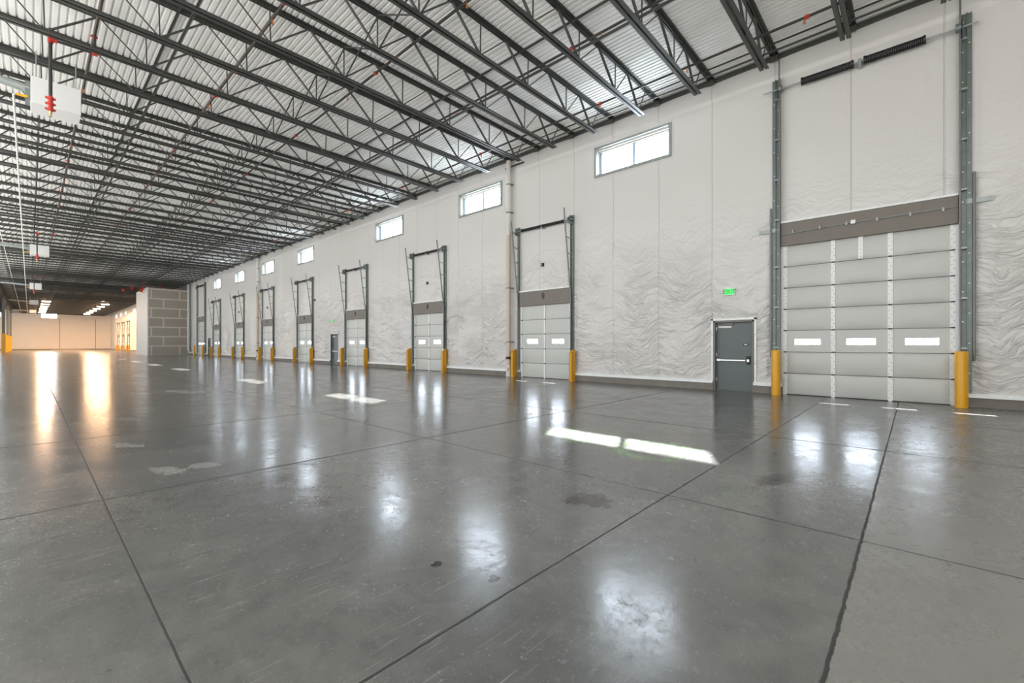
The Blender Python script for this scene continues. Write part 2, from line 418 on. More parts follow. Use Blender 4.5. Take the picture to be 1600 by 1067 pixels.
# --------- numpy noise for the film wrinkles
P_ = rng.permutation(512)
GR = rng.normal(size=(512,2)); GR /= np.linalg.norm(GR, axis=1, keepdims=True)
def perlin(x, y):
    xi = np.floor(x).astype(int); yi = np.floor(y).astype(int); xf = x-xi; yf = y-yi
    def g(i, j, dx, dy):
        h = P_[(P_[i & 511] + j) & 511]; q = GR[h]; return q[...,0]*dx + q[...,1]*dy
    u = xf*xf*xf*(xf*(xf*6-15)+10); v = yf*yf*yf*(yf*(yf*6-15)+10)
    a = g(xi,yi,xf,yf); b = g(xi+1,yi,xf-1,yf); c = g(xi,yi+1,xf,yf-1); d = g(xi+1,yi+1,xf-1,yf-1)
    return (a*(1-u)+b*u)*(1-v) + (c*(1-u)+d*u)*v
def sstep(x, a, b):
    t = np.clip((x-a)/(b-a), 0, 1); return t*t*(3-2*t)
def fold_height(X, Z):
    """how far the film stands off the wall plane (towards the room)"""
    h = np.zeros_like(X)
    # sheets stitched at every joist line: shallow pillows with a pinched seam
    ph = ((X - .55)/1.83); s = (ph - np.round(ph))*1.83
    low = 1 - sstep(Z, 3.6, 6.6)
    lowpatch = low*(.55 + .9*np.clip(perlin(X*.45+3, Z*.5+9)+.35, 0, 1))
    up = sstep(Z, 4.0, 7.0)
    h += .018*(1-np.exp(-(s/.45)**2)) - .012*np.exp(-(s/.035)**2) + .010*np.exp(-(s/.018)**2)
    h += .03*perlin(X*.6, Z*.45+4)
    # crumpled film, creases mostly sideways and drooping from the seams
    tilt = .22*np.sin(ph*math.pi*2)
    wx = X + .25*perlin(X*1.1, Z*1.4); wz = Z + tilt*(X*0+1)*s*.8 + .14*perlin(X*1.5+7, Z*1.9)
    for fx, fz, a in ((.7, 1.9, .040), (1.5, 4.2, .022), (3.0, 8., .009)):
        r = 1 - 2*np.abs(perlin(wx*fx + fz*3.1, wz*fz + fx*5.7))
        h += a*lowpatch*(r**2*np.sign(r))
    # tall soft vertical puckers higher up
    r = 1 - 2*np.abs(perlin(X*2.2+31, Z*.28+17)); h += .006*up*np.clip(r,0,1)**3
    r = 1 - 2*np.abs(perlin(X*.8+51, Z*.5+27)); h += .006*up*r
    # girt behind the film near the roof
    h += .06*sstep(Z, 9.46, 9.56)
    # tension folds fanning out from corners and fixings: (x, z, reach, count, amplitude, dir0, dir1)
    fans = []
    for x in MAN[:2]:
        fans += [(x-.70, 2.34, 1.3, 40, .062, 110, 268), (x+.70, 2.34, .9, 36, .055, -75, 75)]
    b = BIG[0]
    fans += [(b+2.05, 9.55, .95, 22, .016, -30, 60), (b+2.3, 3.3, .9, 20, .030, -70, 250), (b+2.3, 1.3, .7, 16, .035, 180, 360),
             (b-1.32, 9.15, .55, 26, .016, 60, 250), (b-.05, 9.25, .4, 22, .012, 20, 160), (b+.55, 9.28, .38, 22, .012, 20, 160), (b+1.3, 9.3, .42, 22, .014, -20, 170),
             (b+1.3, 9.0, 1.6, 18, .020, 260, 320), (b-1.9, 3.9, 1.1, 24, .03, 100, 260)]
    for x in DOCK[:3]:
        fans += [(x-1.6, 5.0, .8, 20, .022, 90, 270), (x+1.65, 5.2, .8, 20, .022, -80, 90), (x, 4.6, .8, 20, .022, 0, 180)]
    for x in WINS[:3]:
        fans += [(x+1.6, 9.2, .5, 22, .014, -10, 100), (x-1.6, 9.2, .5, 22, .014, 80, 190), (x+1.6, 8.1, .5, 20, .012, 250, 360)]
    for k in range(14):
        fans.append((.55-1.83*k, 9.75, .45, 20, .010, 230, 310))
    for (fx, fz, R, n, a, d0, d1) in fans:
        m = (np.abs(X-fx) < 3*R) & (np.abs(Z-fz) < 3*R)
        if not m.any(): continue
        dx = X[m]-fx; dz = Z[m]-fz; r = np.hypot(dx, dz); th = np.degrees(np.arctan2(dz, dx))
        mid = (d0+d1)/2; hw = (d1-d0)/2
        da = np.abs((th-mid+180) % 360 - 180); w = 1 - sstep(da, hw*.6, hw)
        ang = np.radians(th)*n/2 + 2.2*perlin(dx*1.6+fx, dz*1.6+fz)
        f = 1 - 2*np.abs(perlin(ang*.62+fx*7, r*.5+fz))
        h[m] += a*w*np.exp(-r/R)*np.minimum(1, r/.12)*np.clip(f, -.3, 1)
    return h

def wall_film():
    xs = [X0]
    while xs[-1] > XE:
        x = xs[-1]; xs.append(x - max(.032, .0030*abs(x)))
    xs[-1] = XE
    xs = np.array(xs); zs = np.concatenate([np.linspace(.24, 6.4, 176), np.linspace(6.44, DECK+.03, 78)])
    Xg, Zg = np.meshgrid(xs, zs)                   # rows z, cols x
    H = fold_height(Xg, Zg)
    Yg = WY - .01 - np.maximum(H, -.02)
    # keep the film tight against frames
    for (a, b, c, d) in holes:
        near = np.maximum(np.maximum(a-Xg, Xg-b), np.maximum(c-Zg, Zg-d))
        t = sstep(near, .07, .22)
        Yg = (WY-.01)*(1-t) + Yg*t
    for (a, b, zt) in [(x+s*(hw+e)-.14, x+s*(hw+e)+.14, zt) for L_, hw, e, zt in ((DOCK, 1.37, .13, 6.8), (BIG, 1.83, .16, 9.4)) for x in L_ for s in (-1, 1)] + [(x-.2, x+.2, 10.) for x in (-13.93, -47.35, -75.1, -74.2)]:
        near = np.maximum(np.maximum(a-Xg, Xg-b), Zg-zt); t = sstep(near, .0, .16)
        Yg = (WY-.01)*(1-t) + Yg*t
    t = sstep(Zg, .30, .62); Yg = (WY-.03)*(1-t) + Yg*t
    nz, nx = Xg.shape
    co = np.stack([Xg, Yg, Zg], -1).reshape(-1, 3)
    idx = np.arange(nz*nx).reshape(nz, nx)
    q = np.stack([idx[:-1,:-1], idx[1:,:-1], idx[1:,1:], idx[:-1,1:]], -1)
    cx = (Xg[:-1,:-1]+Xg[1:,1:])/2; cz = (Zg[:-1,:-1]+Zg[1:,1:])/2
    keep = np.ones_like(cx, bool)
    for (a, b, c, d) in holes: keep &= ~((cx>a)&(cx<b)&(cz>c)&(cz<d))
    q = q[keep].reshape(-1, 4)[:, ::-1]
    me = bpy.data.meshes.new('wall_right')
    me.vertices.add(len(co)); me.vertices.foreach_set('co', co.ravel())
    me.loops.add(q.size); me.loops.foreach_set('vertex_index', q.ravel().astype(np.int32))
    me.polygons.add(len(q)); me.polygons.foreach_set('loop_start', np.arange(0, q.size, 4, dtype=np.int32))
    me.update(calc_edges=True); me.validate()
    me.shade_smooth(); me.materials.append(M['vinyl'])
    o = bpy.data.objects.new('wall_right', me); col.objects.link(o)
    return tag(o, 'long wall faced in wrinkled white vinyl insulation with stitched vertical seams', 'wall', kind='structure')
wall_film()

# far end wall with two ribbon windows
FW = [(2.0, 4.9), (-8.2, -4.7)]
fw = MB()
ys = [-24.] + sorted([a for w in FW for a in w]) + [WY+.2]
zb, zt = 8.2, 9.75
fw.box(XE-.25, XE, -24, WY+.2, 0, zb); fw.box(XE-.25, XE, -24, WY+.2, zt, DECK+.1)
for i in range(0, len(ys)-1, 2): fw.box(XE-.25, XE, ys[i], ys[i+1], zb, zt)
o = fw.build('wall_far', M['far_wall']); tag(o, 'plain pale end wall far down the building, glowing peach under the lit lamps', 'wall', kind='structure')
nw = MB(); nw.box(X0, X0+.2, 3., WY+.3, 0, DECK+.1)  # unseen partial wall, added to cut daylight coming in at the open right end
o = nw.build('wall_near_blocker', M['far_wall']); tag(o, 'unseen pale wall added past the right edge of the view to block side light', 'wall', kind='structure')
jt = MB()
for y in (5.35, 12.2): jt.box(XE, XE+.02, y-.05, y+.05, 0, zb)
o = jt.build('trim_1', M['man_frame']); tag(o, 'thin vertical panel joints in the far end wall', 'joint', kind='structure')
bs = MB(); bs.box(XE, XE+.06, -24, WY, 0, .28)
o = bs.build('baseboard_far', M['man_frame']); tag(o, 'dark base strip along the far end wall', 'baseboard', kind='structure')

# drywall enclosure built against the insulated wall
en = MB()
en.box(-76.0, -75.9, 10.66, WY-.02, 0, 9.12, 0)
en.box(-85.0, -76.0, 10.66, 10.78, 0, 9.12, 1)
en.box(-85.0, -84.9, 10.78, WY-.02, 0, 9.12, 1)
en.box(-84.9, -76.0, 10.78, WY-.02, 9.02, 9.12, 1)
en.box(-75.9, -75.885, 10.66, 10.80, 0, 9.12, 1)
o = en.build('wall_enclosure', [M['drywall'], M['board_side']]); tag(o, 'boxed-out room of taped grey gypsum board standing against the insulated wall', 'partition', kind='structure')

# curb, base trim and roof ledger along the insulated wall
def runs(hs, x0, x1):
    hs = sorted(hs); out = []; x = x0
    for a, b in hs:
        if a > x: out.append((x, a))
        x = max(x, b)
    if x < x1: out.append((x, x1))
    return out
dh = [(x-1.37, x+1.37) for x in DOCK+DOCK_FAR] + [(x-1.83, x+1.83) for x in BIG] + [(x-.60, x+.60) for x in MAN]
cb = MB(); bt = MB()
for a, b in runs(dh, XE, X0):
    cb.box(a, b, WY-.10, WY+.2, 0, .24)
    bt.box(a, b, WY-.13, WY-.02, .235, .325); bt.box(a, b, WY-.15, WY-.13, .225, .255)
o = cb.build('baseboard_right', M['conc']); tag(o, 'low raw concrete curb under the white insulated wall', 'curb', kind='structure')
o = bt.build('trim_2', M['galv_light']); tag(o, 'bright metal strip clamping the bottom edge of the wall insulation', 'trim', kind='structure')
lg = MB(); lg.box(XE, X0, WY-.13, WY+.05, DECK-.15, DECK-.01); lg.box(XE, X0, WY-.20, WY-.12, DECK-.15, DECK-.135)
o = lg.build('trim_3', M['steel']); tag(o, 'dark steel ledger where the roof deck meets the insulated wall', 'ledger', kind='structure')

# ------------------------------------------------------------------ roof deck (ceiling): ribs run along X
def deck(y0, y1, xa, xb):
    p = .1524; prof = []
    y = y0
    while y < y1:
        prof += [(y, DECK), (y+.090, DECK), (y+.104, DECK+.055), (y+.138, DECK+.055)]
        y += p
    prof.append((y1, DECK))
    mb = MB()
    n = len(prof)
    for x in (xa, xb):
        for a, b in prof: mb.v.append((x, a, b))
    for i in range(n-1): mb.f.append((i, i+1, n+i+1, n+i)); mb.m.append(0)
    return mb
d1 = deck(-4.0, WY+.12, XE, X0)
d2 = deck(-24.2, -4.0, XE, -88)
k = len(d1.v); d1.v += d2.v; d1.f += [tuple(i+k for i in f) for f in d2.f]; d1.m += d2.m
o = d1.build('ceiling', M['deck']); tag(o, 'corrugated pale galvanised roof deck above the steel joists', 'roof deck', kind='structure')

# ------------------------------------------------------------------ open-web roof joists
TC, BC = DECK-.005, 9.20
NODE_B = [0, 1.98, 3.95, 5.92, 7.46]
NODE_T = [.99, 2.97, 4.94, 6.70, 8.0]
CY = 6.175
def chord(mb, y0, y1, z, up, w=.098, gap=.034):
    for s in (-1, 1):
        a, b = sorted((s*gap/2, s*(gap/2+w)))
        t = .012
        z0, z1 = (z-t, z) if up else (z, z+t)
        mb.box(a, b, y0, y1, z0, z1)
        a, b = sorted((s*gap/2, s*(gap/2+t)))
        z0, z1 = (z-w, z) if up else (z, z+w)
        mb.box(a, b, y0, y1, z0, z1)
def members(c, ends):
    """list of (kind, a, b) for one joist centred on Y=c; ends = (left, right) end of top chord"""
    out = []
    zt, zb_ = TC-.05, BC+.05
    for s in (-1, 1):
        for i, yb in enumerate(NODE_B):
            B = (0, c+s*yb, zb_)
            Tin = (0, c+s*(NODE_T[i-1] if i else .99), zt)
            Tout = (0, c+s*NODE_T[i], zt)
            if i == 0:
                if s == 1: out += [('rod', B, (0, c, zt))]
                out.append(('diagonal', Tout, B)) if s == 1 else out.append(('diagonal', Tout, B))
                continue
            out.append(('diagonal', Tin, B))
            if i < 4: out.append(('rod', B, (0, c+s*yb+s*.02, zt)))
            out.append(('rod', B, Tout))
    return out
def joist_parts(c=CY):
    y0, y1 = c-9.05, WY-.13+(c-CY)
    parts = []
    mb = MB(); chord(mb, y0, y1, TC, True); parts.append(('top_chord', mb))
    mb = MB(); chord(mb, c-7.75, c+7.75, BC, False); parts.append(('bottom_chord', mb))
    mb = MB(); mb.box(-.12, .12, y1-.14, y1-.02, TC-.21, TC-.10); parts.append(('bearing_seat', mb))
    for kind, a, b in members(c, None):
        mb = MB()
        if kind == 'diagonal':
            mb.bar(a, b, .034, .062, up=(1,0,0)); 
            parts.append(('web_diagonal', mb))
        else:
            mb.bar(a, b, .027, .027, up=(1,0,0)); parts.append(('web_rod', mb))
    return parts
NJ_FULL = 26
jx = [.55-1.83*k for k in range(91)]
def joist_label(k):
    if k == 0: return 'end of a dark roof joist at the top right corner above the drive-in door', None
    if k < 16: return 'dark steel roof joist, %s counting from the top right corner' % ORD[k], None
    if k < NJ_FULL: return 'dark open-web roof joist of the middle rows, past the sixteenth from the right', 'roof joists of the middle rows'
    if jx[k] > -76: return 'thin-looking dark joist in the dense distant rows before the gypsum enclosure', 'roof joists of the distant rows'
    return 'tiny dark joist of the farthest roof rows beyond the gypsum enclosure', 'roof joists of the farthest rows'
proto = thing('roof_joist', (jx[0],0,0), '', 'roof joist')
for n, mb in joist_parts(): mb.build(n, M['steel'], proto)
single = MB()
for n, mb in joist_parts():
    k0 = len(single.v); single.v += mb.v; single.f += [tuple(i+k0 for i in f) for f in mb.f]; single.m += mb.m
single_o = None
for k, x in enumerate(jx):
    if k < NJ_FULL:
        o = proto if k == 0 else copy_tree(proto)
    else:
        if single_o is None: single_o = single.build('roof_joist', M['steel']); o = single_o
        else: o = single_o.copy(); col.objects.link(o)
    o.location = (x, 0, 0)
    lab, g = joist_label(k)
    tag(o, lab, 'roof joist', g)
    if g is None and 'group' in o: del o['group']
# joists of the second bay, only where the far end of the building opens out
single2 = MB()
for n, mb in joist_parts(CY-18.15+.05)[:]:
    k0 = len(single2.v); single2.v += mb.v; single2.f += [tuple(i+k0 for i in f) for f in mb.f]; single2.m += mb.m
s2 = None
for k, x in enumerate(jx):
    if x > -100: continue
    if s2 is None: o = s2 = single2.build('roof_joist', M['steel'])
    else: o = s2.copy(); col.objects.link(o)
    o.location = (x,0,0)
    tag(o, 'tiny dark joist over the bay past the yellow-sleeved columns', 'roof joist', 'roof joists past the columns')

# horizontal bridging angles, along X
for y, z, lab in ((2.60, BC+.02, 'dark bridging angle tying the bottom chords, on the side away from the insulated wall'),
                  (2.60, TC-.12, 'dark bridging angle tying the top chords, on the side away from the insulated wall'),
                  (9.75, BC+.02, 'dark bridging angle tying the bottom chords, on the insulated wall side'),
                  (9.75, TC-.12, 'dark bridging angle tying the top chords, on the insulated wall side'),
                  (13.25, BC+.02, 'dark bridging angle tying the joist bottom ends beside the insulated wall'),
                  (14.35, TC-.12, 'thin dark bridging angle under the deck right beside the insulated wall')):
    w = .05 if y < 13 else .034
    mb = MB(); mb.box(XE, X0-2.5, y-w/2, y+w/2, z, z+.008); mb.box(XE, X0-2.5, y-w/2, y-w/2+.008, z, z+w)
    o = mb.build('bridging_angle', M['steel']); tag(o, lab, 'bridging')
# cross bridging at mid span: two crossed angles between neighbouring joists
xb = MB(); xb.bar((-.06,CY-.02,BC+.06), (-1.77,CY-.02,TC-.08), .03, .03); xb.bar((-.06,CY+.02,TC-.08), (-1.77,CY+.02,BC+.06), .03, .03)
xb_o = None
for k in range(len(jx)-1):
    if xb_o is None: o = xb_o = xb.build('cross_brace', M['steel'])
    else: o = xb_o.copy(); col.objects.link(o)
    o.location = (jx[k],0,0)
    if k < 12: tag(o, 'crossed pair of thin steel braces between joists %s and %s from the top right corner' % (ORD[k], ORD[k+1]), 'brace')
    else:
        tag(o, 'small crossed steel brace at mid span of the distant roof joists', 'brace', 'cross braces of the distant roof')

# ------------------------------------------------------------------ sprinkler branch lines
SPR = [1.17, 4.15, 7.10, 10.20, 13.20]
SZ = 9.74
coup = MB().tube([(-.05,0,0),(.05,0,0)], .052, 12).box(-.025,.025,-.07,.07,-.018,.018)
head = MB().tube([(0,0,-.03),(0,0,-.09)], .022, 8).tube([(0,0,-.09),(0,0,-.135)], .012, 6).box(-.03,.03,-.03,.03,-.142,-.135)
side = ['farthest from the insulated wall', 'second in from the left', 'in the middle of the roof', 'second out from the insulated wall', 'nearest the insulated wall']
cme = hme = None
for i, y in enumerate(SPR):
    pm = M['rust_pipe'] if i < 2 else M['black_pipe']
    mb = MB(); mb.tube([(XE+.3,y,SZ),(X0-2.2,y,SZ)], .036, 10)
    p = mb.build('sprinkler_pipe', pm, smooth=True)
    tag(p, 'long black sprinkler pipe with red couplings, the one %s' % side[i], 'sprinkler pipe')
    for j in range(11):
        x = 1.6 - 5.95*j - .9*i
        if x < -60: break
        if cme is None: c = coup.build('pipe_coupling', M['red'], p, smooth=True); cme = c
        else: c = cme.copy(); col.objects.link(c); c.parent = p
        c.location = (x, y, SZ)
    for j in range(16):
        x = .9 - 2.95*j - 1.1*(i % 2)
        if hme is None: c = head.build('sprinkler_head', M['orange'], p); hme = c
        else: c = hme.copy(); col.objects.link(c); c.parent = p
        c.location = (x, y, SZ)
# ------------------------------------------------------------------ windows
def window(n, x, y0=WY, far=False):
    lab = ('high two-pane window near the roof, %s counting away from the large drive-in door' % ORD[n-1]) if not far else 'small high window in the warm-lit stretch of wall beyond the enclosure'
    w = thing('window_%d' % n, (x, WY, 8.71), lab, 'window', None if not far else 'high windows beyond the enclosure', 'structure')
    hw, z0, z1 = 1.47, -.51, .51
    def part(name, m, boxes, bevel=0):
        mb = MB()
        for b in boxes: mb.box(*b)
        return mb.build(name, m, w, bevel=bevel)
    f = .085
    part('flashing', M['galv'], [(-hw-.03,hw+.03,-.065,-.01,z1,z1+f),(-hw-.03,hw+.03,-.075,-.01,z0-f,z0),(-hw-f,-hw,-.065,-.01,z0-f,z1+f),(hw,hw+f,-.065,-.01,z0-f,z1+f)])
    part('reveal', M['reveal'], [(-hw-.02,hw+.02,-.03,.32,z1,z1+.02),(-hw-.02,hw+.02,-.03,.32,z0-.02,z0),(-hw-.02,-hw,-.03,.32,z0,z1),(hw,hw+.02,-.03,.32,z0,z1),
                                  (-hw,hw,.06,.10,z1-.05,z1),(-hw,hw,.15,.18,z1-.09,z1)])
    part('window_frame', M['alum'], [(-hw,hw,.24,.30,z1-.10,z1),(-hw,hw,.24,.30,z0,z0+.07),(-hw,-hw+.08,.24,.30,z0,z1),(hw-.08,hw,.24,.30,z0,z1),(-.06,.06,.24,.30,z0+.07,z1-.10)])
    for s in (-1, 1):
        a, b = sorted((s*.06, s*(hw-.08)))
        part('pane', M['glass'], [(a,b,.268,.276,z0+.07,z1-.10)])
for i, x in enumerate(WINS): window(i+1, x)
for i, x in enumerate(WINS_FAR): window(len(WINS)+1+i, x, far=True)
for i, (a, b) in enumerate(FW):
    w = thing('window_%d' % (12+i), (XE, (a+b)/2, (zb+zt)/2), ['bright ribbon window high in the far peach end wall', 'bright window in the end wall glimpsed past the far columns'][i], 'window', None, 'structure')
    hw = (b-a)/2; hz = (zt-zb)/2
    mb = MB().box(-.25,-.05,-hw,hw,hz-.08,hz).box(-.25,-.05,-hw,hw,-hz,-hz+.08).box(-.25,-.05,-hw,-hw+.08,-hz,hz).box(-.25,-.05,hw-.08,hw,-hz,hz)
    mb.build('window_frame', M['alum'], w)
    MB().box(-.16,-.15,-hw+.08,hw-.08,-hz+.08,hz-.08).build('pane', M['glass'], w)

# ------------------------------------------------------------------ overhead doors
def yp_bow(y, bow, u, v):
    return y - bow*(math.sin(math.pi*v)**.55)*(math.sin(math.pi*u)**.5)
def panel_mesh(mb, x0, x1, z0, z1, y, lites, bow=.012):
    """one ribbed section with openings for the lites, slightly bowed out in the middle"""
    xs = sorted({x0, x1, *[v for l in lites for v in l[:2]]})
    if not lites:
        nz, nx = 12, 12
        k = len(mb.v)
        for i in range(nz+1):
            for j in range(nx+1):
                u, v = j/nx, i/nz
                mb.v.append((x0+(x1-x0)*u, yp_bow(y, bow, u, v), z0+(z1-z0)*v))
        for i in range(nz):
            for j in range(nx):
                a = k+i*(nx+1)+j; mb.f.append((a,a+1,a+nx+2,a+nx+1)); mb.m.append(0)
        mb.box(x0,x1,y+.002,y+.045,z0,z1)
        return
    la, lb = lites[0][2], lites[0][3]
    mb.box(x0,x1,y-.004,y+.022,z0,la); mb.box(x0,x1,y-.004,y+.022,lb,z1)
    for i in range(0, len(xs)-1, 2): mb.box(xs[i], xs[i+1], y-.004, y+.022, la, lb)

def overhead_door(n, x, big, lab):
    d = thing('door_%d' % n, (x, WY, 0), lab, 'overhead door', None, 'structure')
    if big: hw, H, rows, stx, hp = 1.83, 4.44, 7, [-.61,.61], 5.10
    else:   hw, H, rows, stx, hp = 1.37, 3.24, 5, [0.], 3.86
    rh = H/rows
    yp = .02                                    # panel face, just behind the film plane
    lrow = 2
    lites = [(-1.22-.31,-1.22+.31), (-.31,.31), (1.22-.31,1.22+.31)] if big else [(-.70-.31,-.70+.31), (.70-.31,.70+.31)]
    lz = (1.485, 1.645) if big else (1.53, 1.72)
    bays = [-hw] + stx + [hw]
    for r in range(rows):
        z0, z1 = r*rh+.004, (r+1)*rh-.004
        mb = MB()
        for i in range(len(bays)-1):
            a, b = bays[i], bays[i+1]
            ls = [(l[0],l[1],lz[0],lz[1]) for l in lites if a < (l[0]+l[1])/2 < b] if r == lrow else []
            panel_mesh(mb, a, b, z0, z1, yp, ls, .048 if big else .016)
        s = mb.build('door_section', M['door_panel'], d, smooth=True)
        if r == lrow:
            for l in lites:
                q = MB(); fr = .012
                q.box(l[0],l[1],yp+.010,yp+.016,lz[0],lz[1])
                q.build('vision_lite', M['lite'], s)
                q = MB(); t = .014
                q.box(l[0]-t,l[1]+t,yp-.014,yp+.0,lz[1],lz[1]+t).box(l[0]-t,l[1]+t,yp-.014,yp,lz[0]-t,lz[0]).box(l[0]-t,l[0],yp-.014,yp,lz[0],lz[1]).box(l[1],l[1]+t,yp-.014,yp,lz[0],lz[1])
                q.build('lite_frame', M['stile'] if big else M['door_panel'], s)
        if r: MB().box(-hw,hw,yp-.0145,yp+.04,r*rh-.006,r*rh+.006).build('section_seam', M['seam'], d)
    sw = .052 if big else .036
    for sx in [-hw+sw] + stx + [hw-sw] + ([] if not big else []):
        mb = MB()
        for r in range(rows):
            mb.box(sx-sw, sx+sw, yp-.038, yp-.002, r*rh+.02, (r+1)*rh-.02, 0)
            if big:
                for q in range(6): mb.box(sx-.008+ (.022 if q%2 else -.022), sx+.008+(.022 if q%2 else -.022), yp-.041, yp-.038, r*rh+.07+q*.1, r*rh+.085+q*.1, 1)
            mb.box(sx-.035, sx+.035, yp-.043, yp-.002, r*rh-.018, r*rh+.018, 1 if r else 0)
        mb.build('stile', [M['stile'], M['dot']], d)
    if big:
        mb = MB(); mb.box(-.05,.05,yp-.058,yp-.002,H-rh+.02,H-.01,0)
        for q in range(6): mb.box(-.006,.006,yp-.061,yp-.058,H-rh+.07+q*.1,H-rh+.083+q*.1,1)
        mb.build('stile', [M['stile'], M['dot']], d)
    MB().box(-hw,hw,yp-.02,yp+.04,0,.02).build('bottom_seal', M['black_strip'], d)
    for s in (-1, 1):
        a, b = sorted((s*(hw-.012), s*(hw+.115)))
        MB().box(a, b, -.011, .10, 0, H+.02).build('door_jamb', M['galv_light'], d)
    # header pad above the curtain
    ha = hw+.04 if big else hw+.02
    h = MB().box(-ha,ha,-.11,.012,H-.02,hp).box(-ha,ha,.0,.10,H+.003,hp).build('header_pad', M['pad'], d, bevel=.01)
    MB().box(-ha,ha,-.125,-.02,hp,hp+.05).build('header_trim', M['galv_light'], h)
    if big:
        zc_ = hp-.30
        mb = MB(); mb.tube([(-ha+.05,-.15,zc_-.05),(-.25,-.15,zc_+.01),(ha-.05,-.15,zc_+.02)], .012, 8)
        for q in (-1.55,-.9,-.3,.35,1.0,1.6): mb.box(q-.02,q+.02,-.17,-.11,zc_-.05,zc_+.05)
        mb.build('conduit', M['galv'], h)
        MB().box(-.20,-.10,-.19,-.11,zc_-.03,zc_+.07).build('junction_box', M['galv_light'], h)
    else:
        mb = MB(); k = 14
        mb.tube([(.0+.055*math.cos(2*math.pi*i/k), -.115, hp-.24+.13*math.sin(2*math.pi*i/k)) for i in range(k+1)], .012, 6)
        mb.box(-.012,.012,-.125,-.105,hp-.33,hp-.18)
        mb.build('pull_handle', M['black'], h)
    # tracks
    zt_ = 9.45 if big else 6.85
    for s in (-1, 1):
        xa = s*(hw+(.16 if big else .13)); w = .10 if big else .065
        mb = MB()
        mb.box(xa-w, xa+w, -.060, -.012, .05, zt_)                                    # wall angle, leg flat on the wall
        mb.box(xa-s*w-.008, xa-s*w+.008, -.16 if big else -.12, -.012, .05, zt_)           # outstanding leg
        if big: mb.box(xa+s*w*.2-.006, xa+s*w*.2+.006, -.11, -.012, .05, zt_); mb.box(xa+s*w-.006, xa+s*w+.006, -.07, -.012, .05, zt_)
        t = mb.build('wall_angle', M['galv_dark'] , d)
        mb = MB()
        nb = 13 if big else 9
        for q in range(nb):
            z = .6+(zt_-.8)*q/(nb-1)
            mb.tube([(xa-s*w*.5,-.075,z),(xa-s*w*.5,-.058,z)], .020 if big else .014, 6)
            if big: mb.tube([(xa+s*w*.6,-.075,z+.2),(xa+s*w*.6,-.058,z+.2)], .016, 6)
        mb.build('bolt', M['galv_light'], t)
        # roller track: straight lower length, then leaning out to the top
        mb = MB()
        if big:
            xr = s*(hw+.06)
            pts = [(xr,-.17,.10),(xr,-.17,5.0),(xr,-.24,zt_+.45)]
            mb.tube([(xr,-.20,.1),(xr,-.20,4.9),(xr,-.22,zt_+.5)], .020, 8)
            mb.tube([(s*(hw+.30),-.10,1.1),(s*(hw+.30),-.10,5.6)], .03, 10)
        else:
            xr = s*(hw+.09)
            mb.tube([(xr,-.14,.08),(xr,-.14,3.45),(xr,-.18,3.85),(xr,-.60,7.05)], .032, 8)
        mb.build('roller_track', M['galv_track'], d, smooth=True)
        mb = MB()
        if not big:
            for z in (3.9,4.6,5.25,5.9,6.55):
                yo = -.18-.42*(z-3.85)/3.2
                mb.bar((xr,yo,z),(xa,-.03,z-.04), .045, .035)
        else:
            for z in (1.4,2.6,3.8,5.2,6.4,7.6,8.8): mb.box(min(xa,xr)-.02, max(xa,xr)+.02, -.21,-.03, z-.02, z+.02)
            mb.box(min(xa, s*(hw+.62)), max(xa, s*(hw+.62)), -.10, -.03, 4.86, 4.98)
        mb.build('track_bracket', M['galv'], d)
    # counterbalance shaft with drums and springs
    zs, ys = (9.07, -.23) if big else (6.64, -.20)
    ex = hw+.36 if big else hw+.26
    MB().tube([(-ex-(.12 if big else 0),ys,zs),(ex,ys,zs)], .020, 10).build('spring_shaft', M['galv'], d, smooth=True)
    r = .088 if big else .05
    for a, b in (((-1.30,-.16),(.11,1.26)) if big else ((-1.15,-.05),(.05,1.15))):
        mb = MB()
        L_ = b-a; turns = int(L_/(.034 if big else .04)); pts = []
        for i in range(turns*8+1):
            th = 2*math.pi*i/8; pts.append((a+L_*i/(turns*8), ys+r*math.cos(th), zs+r*math.sin(th)))
        mb.tube(pts, .0175 if big else .018, 5)
        mb.tube([(a-.03,ys,zs),(a+.02,ys,zs)], r+.02, 14); mb.tube([(b-.02,ys,zs),(b+.03,ys,zs)], r+.02, 14)
        mb.build('torsion_spring', M['spring'], d, smooth=True)
    if big: 
        for s in (-1,1):
            mb = MB(); mb.prism([(-.30,zs-.28),(-.03,zs-.28),(-.03,zs+.30),(-.08,zs+.30),(-.30,zs-.02)], 'x', s*(hw+.10)-.006, s*(hw+.10)+.006)
            mb.build('end_bracket', M['galv_dark'], d)
            mb = MB(); mb.tube([(s*(hw-.02),ys,zs),(s*(hw+.07),ys,zs)], .10, 18); mb.build('cable_drum', M['galv_dark'], d, smooth=True)
    else:
        for s in (-1,1):
            mb = MB(); mb.tube([(s*(hw+.03),ys,zs),(s*(hw+.10),ys,zs)], .125, 18); mb.build('cable_drum', M['galv_dark'], d, smooth=True)
            mb = MB(); mb.box(s*(hw+.12)-.005, s*(hw+.12)+.005, ys-.08, -.03, zs-.18, zs+.15); mb.build('end_bracket', M['galv_dark'], d)
    mb = MB(); mb.box(-.035,.035,ys-.05,-.02,zs-.10,zs+.07) ; mb.build('center_bracket', M['galv'], d)
    return d

